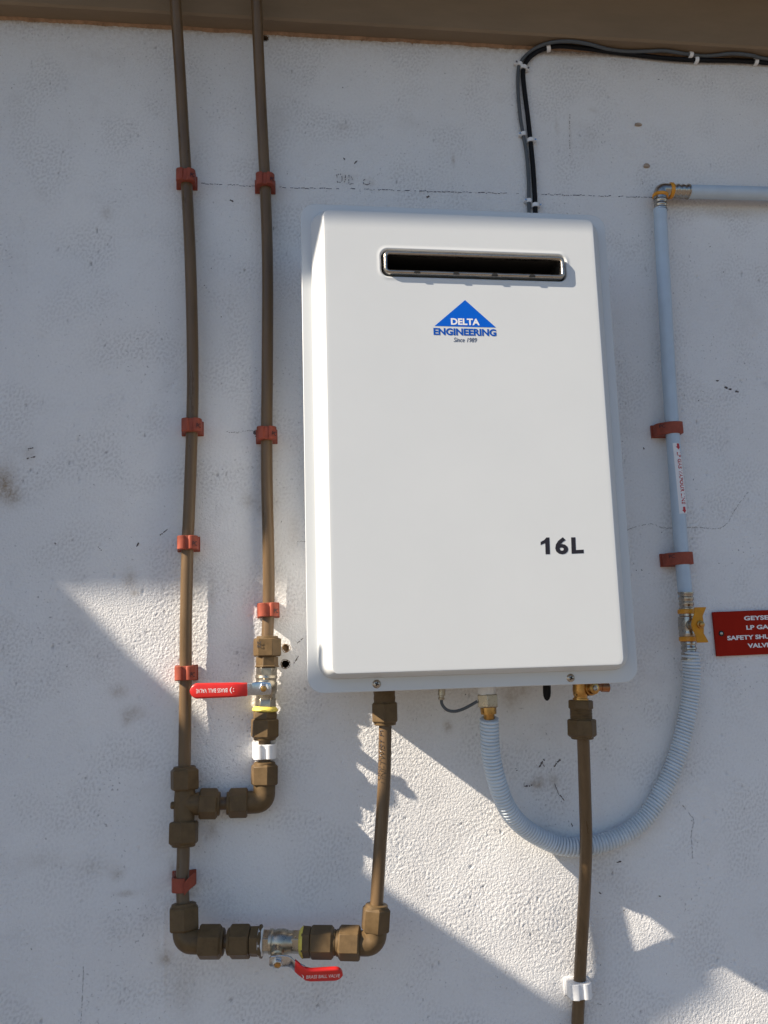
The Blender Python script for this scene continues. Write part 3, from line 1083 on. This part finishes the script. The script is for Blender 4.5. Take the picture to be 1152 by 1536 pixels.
# ---- lower line: leans out from the wall towards the right
SA, SB = .048, .088
lowpipe = pipe('brown_pipe', 'brown pipe below the tee held by the sprung open clip', [at(275.4, 1250, .024), at(274.7, 1290, .0285), at(273.5, 1325, .034), at(275.5, 1372, .040)])
low_elbow = thing('pipe_elbow', 'brown compression elbow at the lower left corner of the pipework', 'pipe fitting', at(277, 1430, SA), 'brown compression elbows')
cE2 = at(277, 1412.5, SA)
elbow_body(low_elbow, at(276, 1392, .042), cE2, at(303, 1412.6, SA + .003), .0140, .010)
add_nut(low_elbow, at(276.2, 1396, .042), at(275.8, 1358, .0385), .0198, phase=.10)
add_nut(low_elbow, at(299, 1412.6, SA + .003), at(333, 1412.6, SA + .006), .0205, phase=.52)
sx = lambda px: SA + (SB - SA) * (px - 277) / (561 - 277)
stubC = pipe('brown_pipe', 'very short brown pipe left of the lower ball valve', [at(p, 1412.3, sx(p)) for p in (325, 342, 360)])
coup_l = thing('pipe_coupling', 'dark brown coupling with white tape left of the lower ball valve', 'pipe fitting', at(377, 1430, sx(377)), 'brown threaded couplings')
add_nut(coup_l, at(375.5, 1412, sx(375)), at(345, 1412.3, sx(345)), .0202, phase=.55)
sleeve(coup_l, 'hex_body', (at(374, 1412, sx(374)), at(394.5, 1412, sx(394)), [(0, .013), (.1, .013), (.12, .0176), (.72, .0178), (.76, .0195), (.93, .0200), (.97, .0188), (1, .0165)]), 'fitting', 6, .55, .0004)
sleeve(coup_l, 'thread_tape', (at(388.5, 1412, sx(389)), at(395.5, 1412, sx(395)), [(0, .0165), (.3, .0172), (.7, .0168), (1, .0152)]), 'ptfe_white', 26)
a_ = Vector((0, -math.cos(math.radians(30)), -math.sin(math.radians(30))))
ax_ = (at(452, 1412.2, sx(452)) - at(393, 1412.2, sx(393))).normalized()
hd = Vector((1, -.02, -.085))
hd = (hd - a_ * hd.dot(a_)).normalized()
ball_valve('chromed ball valve in the lower line with red handle pointing right', at(392.5, 1412.2, sx(392)), at(452.5, 1413, sx(452)), a_, hd, at(420, 1432, sx(420)), .0775, -.0130, .028, .38)
coup_r = thing('pipe_coupling', 'dark brown coupling with cream tape right of the lower ball valve', 'pipe fitting', at(480, 1436, sx(480)), 'brown threaded couplings')
sleeve(coup_r, 'thread_tape', (at(449.5, 1413, sx(449)), at(455.5, 1413, sx(455)), [(0, .0138), (.3, .0160), (.7, .0176), (1, .0176)]), 'ptfe_yellow', 26)
sleeve(coup_r, 'hex_body', (at(453.5, 1413, sx(453)), at(468, 1413.2, sx(468)), [(0, .0170), (.06, .0186), (.18, .0180), (.85, .0176), (.9, .013), (1, .013)]), 'fitting', 6, .3, .0004)
add_nut(coup_r, at(466.5, 1413.2, sx(466)), at(501, 1413.6, sx(501)), .0192, phase=.3)
stubD = pipe('brown_pipe', 'very short brown pipe right of the lower ball valve', [at(p, 1414, sx(p)) for p in (493, 506, 520)])
r_elbow = thing('pipe_elbow', 'brown compression elbow below the left heater pipe', 'pipe fitting', at(562, 1434, SB), 'brown compression elbows')
cE3 = at(561.5, 1415.3, SB)
elbow_body(r_elbow, at(536, 1414.8, SB - .003), cE3, at(563, 1392, SB), .0143, .011)
add_nut(r_elbow, at(540.5, 1414.8, SB - .002), at(508, 1414, sx(508)), .0200, phase=.75)
add_nut(r_elbow, at(562.6, 1397, SB), at(565, 1359.5, SB), .0178, phase=.08)
out_pipe = pipe('brown_pipe', 'brown printed pipe rising from the lower elbow to the heater', [at(563.5, 1385, SB), at(565.3, 1350, SB), at(569.7, 1275, SB - .001), at(575.6, 1187, SB - .004), at(577.6, 1110, S1 + .001), at(578, 1066, S1)])
O = at(570.7, 1133, SB - .003 + PR * .80)
tdir = (at(572.6, 1101, S1) - at(570.2, 1164, SB - .003)).normalized()
ang = math.radians(-50)
nrm = Vector((math.sin(ang), -math.cos(ang), 0))
nrm = (nrm - tdir * nrm.dot(tdir)).normalized()
axc = at(576.6, 1133, SB - .004)
put_text('pipe_print', 'UNI-TWIST M', .060, .0050, 'black_ink', out_pipe.children[0], axc + nrm * (PR + .0002), tdir, nrm.cross(tdir), wrap=PR + .0002)
coup_o = thing('pipe_coupling', 'brown compression nut joining the left pipe to the heater outlet', 'pipe fitting', at(577.5, 1085, S1), 'brown heater couplings')
add_nut(coup_o, at(577, 1053.5, S1), at(577.6, 1084.5, S1), .0180, phase=.18)

# ---- cold water pipe under the brass inlet
coup_i = thing('pipe_coupling', 'brown threaded adaptor and nut under the brass inlet valve', 'pipe fitting', at(873, 1106, S1), 'brown heater couplings')
sleeve(coup_i, 'hex_body', (at(871, 1050, S1), at(871.2, 1063.5, S1), [(0, .0145), (.1, .0160), (.9, .0160), (1, .0148)]), 'fitting', 6, .75, .0004)
mb = MB()
A, B = at(871.3, 1062, S1), at(872, 1080, S1)
ln = (B - A).length
mb.spin(A, B, [(0, .0132)] + [(ln * k / 16, .0139 + (.0006 if k % 2 else 0)) for k in range(17)], 22)
mb.build('threaded_barrel', 'fitting', coup_i)
add_nut(coup_i, at(872.5, 1078.5, S1), at(873.4, 1105.5, S1), .0190, phase=.68)
in_pipe = pipe('brown_pipe', 'long brown pipe from the brass inlet down past the hose', [at(873, 1085, S1), at(875, 1113, S1), at(877.3, 1187, .066), at(879, 1250, .055), at(878.6, 1290, .048), at(876.2, 1351, .033), at(872, 1423, .018), at(869, 1480, .0120),
                                                                         at(867.4, 1512, .0110), at(865.5, 1560, .0110), at(863, 1640, .0110)])

# ------------------------------------------------------------------ pipe clips
CL_PROF = [(-.0135, 0), (-.0135, .0235), (-.0125, .0268), (-.0105, .0286), (-.0062, .0300), (-.0040, .0296), (-.0034, .0276), (.0020, .0276), (.0026, .0296), (.0050, .0303),
           (.0088, .0290), (.0118, .0262), (.0135, .0222), (.0135, 0)]



def make_clip(name, label, material, group, loc, sc=1.0, hgt=.0182, mark=None):
    t = thing(name, label, 'pipe clip', loc, group)
    mb = MB()
    mb.prism(CL_PROF, lambda a, b: Vector(loc) + Vector((a * sc, -b * sc, -hgt / 2)), lambda a, b: Vector(loc) + Vector((a * sc, -b * sc, hgt / 2)))
    mb.build('clip_body', material, t, bevel=.0007, angle=45)
    mb = MB()                                      # hinge web and base block
    mb.box(Vector(loc) + Vector((0, -.002, 0)), (.030 * sc, .0038, hgt * 1.12))
    mb.build('clip_base', material, t, bevel=.0006)
    if mark:
        put_text('mould_mark', mark, .0062, .0058, 'black_ink', t.children[0], Vector(loc) + Vector((.0101 * sc, -.0291 * sc, -.0022)), (1, .45, 0), (0, 0, 1), bold=.012)
    return t


def copy_thing(o, loc, label, rot=0.0):
    r = o.copy()
    C.objects.link(r)
    r.location = loc
    r.rotation_euler = (0, rot, 0)
    r['label'] = label
    for ch in list(o.children):
        c = ch.copy()
        C.objects.link(c)
        c.parent = r
        for g_ in ch.children:
            d = g_.copy()
            C.objects.link(d)
            d.parent = c
    return r


def clip_loc(px, py, s=SP):
    p = at(px, py, s)
    p.y = 0
    return p


clips = [((279.3, 268), 'red clip on the left riser level with the chalk line'), ((397.8, 274), 'red clip on the right riser level with the chalk line'),
         ((288, 640), 'red clip on the left riser beside the middle of the heater'), ((400, 652), 'red clip on the right riser with a dark plug at its left'),
         ((282, 815), 'red clip on the left riser just above the sunlit patch'), ((402.6, 915), 'red clip on the right riser just above the brown coupling'),
         ((278.6, 1009.5), 'red clip on the left riser beside the red handle tip')]
c0 = make_clip('pipe_clip', clips[0][1], 'red_clip', 'red clips holding the brown risers', clip_loc(*clips[0][0]), mark='PC')
for (px, py), lab in clips[1:]:
    copy_thing(c0, clip_loc(px, py), lab)
# white clips
wc = make_clip('pipe_clip', 'white clip on the short pipe between upper valve and elbow', 'white_plastic', 'white clips on the brown pipes', clip_loc(396.9, 1127, .0185), 1.07, .0185)
wc2 = copy_thing(wc, clip_loc(867.8, 1482, .012), 'white clip on the long right pipe near the bottom edge')
wc2.scale = (1.02, .90, 1.05)
# sprung open red clip on the lower pipe
pL = at(273, 1326, .034)
oc = thing('pipe_clip', 'red clip below the tee sprung open with its strap sticking out right', 'pipe clip', Vector((pL.x, 0, pL.z)))
mb = MB()
ol = [(-.0125, .0), (-.0125, .036), (-.0110, .0410), (-.006, .0440), (.003, .0445), (.0045, .0438), (.0045, .0415), (.0020, .0418), (-.005, .0410), (-.0095, .037), (-.0095, .0)]
mb.prism(ol, lambda a, b: Vector((pL.x + a, -b, pL.z - .0085)), lambda a, b: Vector((pL.x + a, -b, pL.z + .0085)))
mb.build('clip_body', 'red_clip', oc, bevel=.0006)
mb = MB()
st_ = [(.0035, .0440, -.0035), (.0075, .0420, .0005), (.0115, .038, .0035), (.0165, .034, .0058)]
mb.loft([[Vector((pL.x + a, -b - q, pL.z + dz_ + z)) for q, z in ((0, -.0078), (.0024, -.0078), (.0024, .0072), (0, .0072))] for a, b, dz_ in st_])
mb.build('clip_strap', 'red_clip', oc, bevel=.0005)
mb = MB()
mb.box((pL.x, -.002, pL.z), (.030, .0040, .018))
mb.build('clip_base', 'red_clip', oc, bevel=.0005)

# ------------------------------------------------------------------ gas line
GP = .0100
SG = .020


def press_sleeve(parent, A, B, r=GP * 1.06):
    A, B = Vector(A), Vector(B)
    prof = [(0, r * 1.10), (.05, r * 1.10), (.07, r)]
    for k in range(3):
        f0 = .12 + k * .28
        prof += [(f0, r), (f0 + .06, r * .90), (f0 + .12, r * .90), (f0 + .18, r * 1.02), (f0 + .24, r * 1.02)]
    prof += [(.97, r), (1, r * .97)]
    return sleeve(parent, 'press_sleeve', (A, B, prof), 'steel', 26)


gh = pipe('gas_pipe', 'pale grey horizontal gas pipe running right from the elbow', [at(1031.5, 287.6, SG), at(1060, 288.2, SG), at(1110, 289.4, SG), at(1160, 290.7, SG), at(1300, 294, SG)], GP * 1.05, 'gas', 'gas pipe')
gv = pipe('gas_pipe', 'pale grey vertical gas pipe with the red lettered sticker', [at(990.3, 313.5, SG), at(991.4, 345, SG), at(997.3, 450, SG), at(1004, 575, SG), at(1008.5, 643, SG), at(1016, 745, SG), at(1023, 838, SG), at(1028.5, 896, SG + .002)], GP, 'gas', 'gas pipe', step=.01)
ge = thing('gas_elbow', 'ribbed steel press elbow with orange rings at the gas pipe corner', 'pipe fitting', at(990, 318, SG))
cG = at(990.8, 285.2, SG)
elbow_body(ge, at(990.5, 300, SG), cG, at(1007, 286, SG), .0104, .0060, material='steel')
press_sleeve(ge, at(991, 316, SG), at(990.6, 293, SG), GP * .95)
press_sleeve(ge, at(1032.5, 287.4, SG), at(1006, 286.3, SG), GP * 1.06)
sleeve(ge, 'seal_ring', (at(990.5, 296.5, SG), at(990.6, 291.5, SG), [(0, .0108), (.2, .0121), (.8, .0121), (1, .0108)]), 'orange', 26)
sleeve(ge, 'seal_ring', (at(1003.2, 286, SG), at(1008.6, 286.3, SG), [(0, .0110), (.2, .0124), (.8, .0124), (1, .0110)]), 'orange', 26)
# sticker wrapped on the vertical pipe
tv = (at(1021.5, 770, SG) - at(1011.5, 668, SG)).normalized()
cS = at(1014.2, 719, SG)
angS = math.radians(17)
nS = Vector((math.sin(angS), -math.cos(angS), 0))
nS = (nS - tv * nS.dot(tv)).normalized()
eS = nS.cross(tv).normalized()                     # across the pipe
Ls = (at(1021.5, 772, SG) - at(1011.5, 667, SG)).length
mb = MB()
rings = []
for k in range(9):
    a = math.radians(-44 + 88 * k / 8)
    dirn = nS * math.cos(a) + eS * math.sin(a)
    rings.append([cS + dirn * r_ + tv * Ls * q for q, r_ in ((-.5, GP - .0003), (.5, GP - .0003), (.5, GP + .0004), (-.5, GP + .0004))])
mb.loft(rings)
stk = mb.build('sticker', 'paper', gv.children[0])
put_text('lettering', 'LP GAS VAPOUR LINE', Ls * .74, .0068, 'red_ink', gv.children[0], cS + nS * (GP + .0006), tv, nS.cross(tv), wrap=GP + .0006, bold=.02)
for q in (-.45, .45):
    mb = MB()
    c = cS + nS * (GP + .0006) + tv * Ls * q
    ey = nS.cross(tv)
    ol = [(-.0045, -.0020), (.0002, -.0020), (.0002, -.0038), (.0046, 0), (.0002, .0038), (.0002, .0020), (-.0045, .0020)]
    mb.prism(ol, lambda a, b: c + tv * a + ey * b - nS * .0003 - nS * (b * b / (2 * GP)), lambda a, b: c + tv * a + ey * b + nS * .0002 - nS * (b * b / (2 * GP)))
    mb.build('printed_arrow', 'red_ink', gv.children[0], smooth=False)

# clips on the gas pipe: flat strap bridging to the wall on its left
GC = [(-.0230, 0), (-.0230, .0150), (-.0215, .0180), (-.0120, .0265), (-.0060, .0300), (.0010, .0312), (.0080, .0306), (.0125, .0290), (.0135, .0265), (.0135, 0)]


def gas_clip(label, px, py):
    loc = clip_loc(px, py, SG)
    t = thing('pipe_clip', label, 'pipe clip', loc, 'dark red clips on the gas pipe')
    mb = MB()
    mb.prism(GC, lambda a, b: loc + Vector((a, -b, -.0088)), lambda a, b: loc + Vector((a, -b, .0088)))
    mb.build('clip_body', 'red_clip', t, bevel=.0008, angle=45)
    mb = MB()
    mb.box(loc + Vector((-.004, -.0018, 0)), (.042, .0036, .019))
    mb.build('clip_base', 'red_clip', t, bevel=.0005)
    put_text('mould_mark', 'PC', .0085, .0055, 'black_ink', t.children[0], loc + Vector((-.0165, -.0227, .0035)), (1, -.82, 0), (0, 0, 1), bold=.004)
    return t


gc = gas_clip('dark red clip on the gas pipe just above the sticker', 1008.5, 643)
copy_thing(gc, clip_loc(1023.2, 838, SG), 'dark red clip on the gas pipe just above the gas valve')

# gas cock
SGv = .024
gk = thing('gas_valve', 'steel gas valve with orange butterfly handle on the gas pipe', 'valve', at(1034, 986, SGv))
press_sleeve(gk, at(1028.6, 888.5, SGv), at(1030, 916, SGv), .0105)
sleeve(gk, 'seal_ring', (at(1030, 914, SGv), at(1030.4, 921, SGv), [(0, .0115), (.15, .0126), (.85, .0126), (1, .0115)]), 'orange', 26)
sleeve(gk, 'valve_body', (at(1030.2, 920, SGv), at(1032, 956, SGv), [(0, .0108), (.12, .0108), (.16, .0122), (.30, .0126), (.65, .0126), (.74, .0116), (.8, .0122), (.93, .0122), (1, .0108)]), 'steel', 26)
sleeve(gk, 'seal_ring', (at(1032, 955, SGv), at(1032.4, 962, SGv), [(0, .0115), (.15, .0126), (.85, .0126), (1, .0115)]), 'orange', 26)
press_sleeve(gk, at(1034, 990, SGv), at(1032.5, 962, SGv), .0105)
stem = Vector((.06, -1, 0)).normalized()
cK = at(1031, 938, SGv)
mb = MB()
mb.spin(cK, cK + stem, [(0, .0085), (.014, .0080), (.0145, .006), (.020, .006)], 18)
mb.build('stem_neck', 'nickel', gk)
K = cK + stem * .022 + Vector((.004, 0, 0))
zK = Vector((.035, 0, 1)).normalized()
wK = zK.cross(stem).normalized()
if wK.x < 0:
    wK = -wK
ol = [(-.0085, .0235), (.0085, .0240), (.0085, .022), (.0052, .012), (.0062, .0065), (.0062, -.0065), (.0052, -.012), (.0085, -.022), (.0085, -.0245), (-.0085, -.0250), (-.0075, -.014), (-.0105, -.0065), (-.0115, 0), (-.0105, .0065), (-.0075, .014)]
mb = MB()


def kf(off):
    def g_(a, b):
        curl = .006 * (abs(b) / .024) ** 2
        return K + wK * a + zK * b + stem * (off + curl)
    return g_


mb.prism(ol, kf(0), kf(.0026))
bh = mb.build('butterfly_handle', 'yellow_metal', gk, bevel=.0005)
mb = MB()
mb.spin(K + stem * .0022, K + stem, [(0, .0054), (.0045, .0054), (.005, .0046), (.005, .0036), (.0085, .0034), (.0090, .0026)], 12)
mb.build('handle_nut', 'brass', bh)

# corrugated hose, from the heater's gas inlet round to the gas valve
hp_px = [(733, 1060, S1), (733.4, 1071, S1), (736, 1127, .066), (745.5, 1172, .056), (761, 1212, .042), (785, 1240, .026), (822, 1262, .0155), (852, 1270.5, .0150), (897, 1266.5, .0150), (935, 1252, .0150), (965, 1230, .0150), (982, 1207, .0150),
         (1003, 1168, .0150), (1020, 1120, .0160), (1033, 1062, .018), (1037.5, 1015, .022), (1036, 984, SGv), (1034.5, 968, SGv)]
P = resample(spline([at(*q) for q in hp_px], 12), .00052)
pitch = .0046
hose = thing('gas_hose', 'pale corrugated plastic hose looping from the heater to the gas valve', 'hose', min(P, key=lambda q: q.z))
mb = MB()


def hr(i, a):
    ph = (i * .00052 / pitch + a / (2 * math.pi)) % 1.0
    return .0082 + .0044 * math.sqrt(max(0.0, 1 - abs(2 * ph - 1) ** 2.6))


mb.tube(P[30:-18], .012, 18, rad=hr)
mb.build('hose_sleeve', 'hose', hose, angle=80)
mb = MB()
mb.tube(P, .0070, 12)
mb.build('inner_hose', 'brass', hose)

# ------------------------------------------------------------------ red sign
sg0, sg1 = at(1069, 918, .006), at(1075.6, 984.6, .006)
ezS = (sg0 - sg1).normalized()
exS = (at(1152, 914, .006) - sg0)
exS = (exS - ezS * exS.dot(ezS)).normalized()
Hs = (sg0 - sg1).length
kpx = (at(1152, 947, .006) - at(1072, 947, .006)).length / 80
Wd = 2 * kpx * (1138.5 - 1072)
sgn = thing('warning_sign', 'red engraved safety shut off sign with white capitals right of the gas valve', 'sign', sg1 + exS * Wd / 2)
nSg = exS.cross(ezS)                               # towards the camera
mid = sg1 + exS * Wd / 2 + ezS * Hs / 2
mb = MB()
mb.loft([[mid + exS * a + ezS * b + nSg * q for a, b in rrect(Wd - 2 * i, Hs - 2 * i, .0012, 3)] for q, i in ((-.0034, 0), (-.0004, 0), (0, .0005))])
pl = mb.build('sign_plate', 'sign', sgn, angle=30)
for body, cy, wpx, dx in (('GEYSER', 926.6, 46, 0), ('LP GAS', 940.6, 39, 0), ('SAFETY SHUT-OFF', 955.2, 96, 0), ('VALVE', 968, 34.5, 0)):
    py = cy
    c = at(1138.5, py, .006)
    u_ = (c - mid).dot(exS)
    v_ = (c - mid).dot(ezS)
    put_text('sign_text', body, wpx * kpx, .0064, 'sign_white', pl, mid + exS * u_ + ezS * v_ + nSg * .0004, exS, ezS, bold=.035)
for sgnx in (-1, 1):
    c = mid + exS * sgnx * (Wd / 2 - 9.6 * kpx) + ezS * .0005
    mb = MB()
    mb.spin(c, c + nSg, [(.0002, .0042), (.0005, .0040), (.0004, .0030)], 18)
    mb.build('screw_hole', 'dark', pl)
    mb = MB()
    mb.spin(c, c + nSg, [(.0002, .0024), (.0009, .0022), (.0012, .0012)], 14)
    mb.build('screw', 'steel', pl)


# ------------------------------------------------------------------ cables over the heater
def cable_pt(px, py, s, r):
    p = at(px, py, s)
    lim = ZT - r - .0012
    if p.z > lim:                                  # slide towards the viewer until it hangs under the beam
        k = (lim - CAM.z) / (p.z - CAM.z)
        p = CAM + (p - CAM) * k
    return p


cz = lambda a, b: (740 + a / 2.796, 30 + b / 2.796)
blk = [(178, 880), (176, 790), (172, 700), (166, 610), (157, 520), (144, 400), (130, 290), (125, 215), (140, 173), (178, 137), (230, 116), (290, 110), (400, 121), (500, 135), (600, 147), (700, 158), (800, 166), (900, 169), (1000, 170), (1100, 175), (1170, 181), (1400, 196)]
gry = [(150, 880), (149, 760), (147, 660), (139, 560), (125, 480), (112, 400), (104, 300), (104, 220), (114, 178), (150, 137), (200, 107), (260, 92), (330, 90), (400, 101), (480, 122), (560, 132), (650, 131), (720, 129), (800, 141), (870, 150), (930, 148), (1000, 141), (1080, 148), (1152, 163), (1400, 180)]
RB, RG = .0036, .0027
Pb = spline([cable_pt(*cz(*q), .0048, RB) for q in blk], 8)
Pg = spline([cable_pt(*cz(*q), .0042, RG) for q in gry], 8)
cb = thing('electric_cable', 'thick black cable clipped under the beam and down to the heater', 'cable', Pb[0])
mb = MB()
mb.tube(Pb, RB, 12)
mb.build('cable_sheath', 'cable_black', cb)
cg = thing('electric_cable', 'thin grey cable running beside the black cable to the heater', 'cable', Pg[0])
mb = MB()
mb.tube(Pg, RG, 12)
mb.build('cable_sheath', 'cable_grey', cg)


def cable_clip(px, py, P, r, label, side=1):
    q = at(px, py, .0045)
    i = min(range(1, len(P) - 1), key=lambda k: ((P[k] - CAM).normalized() - (q - CAM).normalized()).length)
    c = P[i]
    t = (P[i + 1] - P[i - 1]).normalized()
    n = (Vector((0, -1, 0)) - t * (-t.y)).normalized()
    s_ = t.cross(n) * side
    o = thing('cable_clip', label, 'cable clip', c, 'white clips on the two cables')
    mb = MB()
    prof = []
    R1, R0 = r + .0020, r + .0001
    ang_ = [math.radians(a) for a in range(-20, 201, 22)]
    out = [(R1 * math.cos(a), R1 * math.sin(a)) for a in ang_]
    inn = [(R0 * math.cos(a), R0 * math.sin(a)) for a in reversed(ang_)]
    ol = out + [(-R1, -r), (-R0, -r)] + inn + [(R0, -r), (R1, -r)]
    mb.prism(ol, lambda a, b: c + s_ * a + n * b - t * .0029, lambda a, b: c + s_ * a + n * b + t * .0029)
    body_ = mb.build('clip_hook', 'white_plastic', o)
    mb = MB()
    p0 = c + s_ * (R1 + .0014) - n * r
    mb.loft([[p0 + s_ * a + t * b + n * z for a, b in ((-.0018, -.0021), (.0018, -.0021), (.0018, .0021), (-.0018, .0021))] for z in (0, r + .0022)])
    mb.build('nail_block', 'white_plastic', o, bevel=.0003)
    mb = MB()
    mb.spin(p0 + n * (r + .002), p0 + n * (r + .01), [(0, .0007), (.0018, .0007), (.0018, .0015), (.0024, .0014)], 10)
    mb.build('nail', 'zinc', o)
    return o


for px, py, which, lab, sd in ((822, 75, 'b', 'white cable clip on the black cable at the top of its bend', -1), (787.5, 103, 'b', 'white cable clip on the black cable at the bend, right of pair', 1),
                               (781, 98, 'g', 'white cable clip on the grey cable at the bend, left of pair', -1), (795, 213.5, 'b', 'white cable clip on the black cable halfway down to the heater', 1),
                               (785.5, 202, 'g', 'white cable clip on the grey cable halfway down to the heater', -1), (1037, 80, 'g', 'white cable clip on the grey cable under the beam', -1),
                               (1042.5, 92, 'b', 'white cable clip on the black cable under the beam', -1), (1133, 94, 'b', 'white cable clip nearest the right edge, under the beam', -1),
                               (792, 304, 'g', 'white cable clip on the grey cable just above the heater', -1), (801.5, 309, 'b', 'white cable clip on the black cable just above the heater', 1)):
    cable_clip(px, py, Pb if which == 'b' else Pg, RB if which == 'b' else RG, lab, sd)
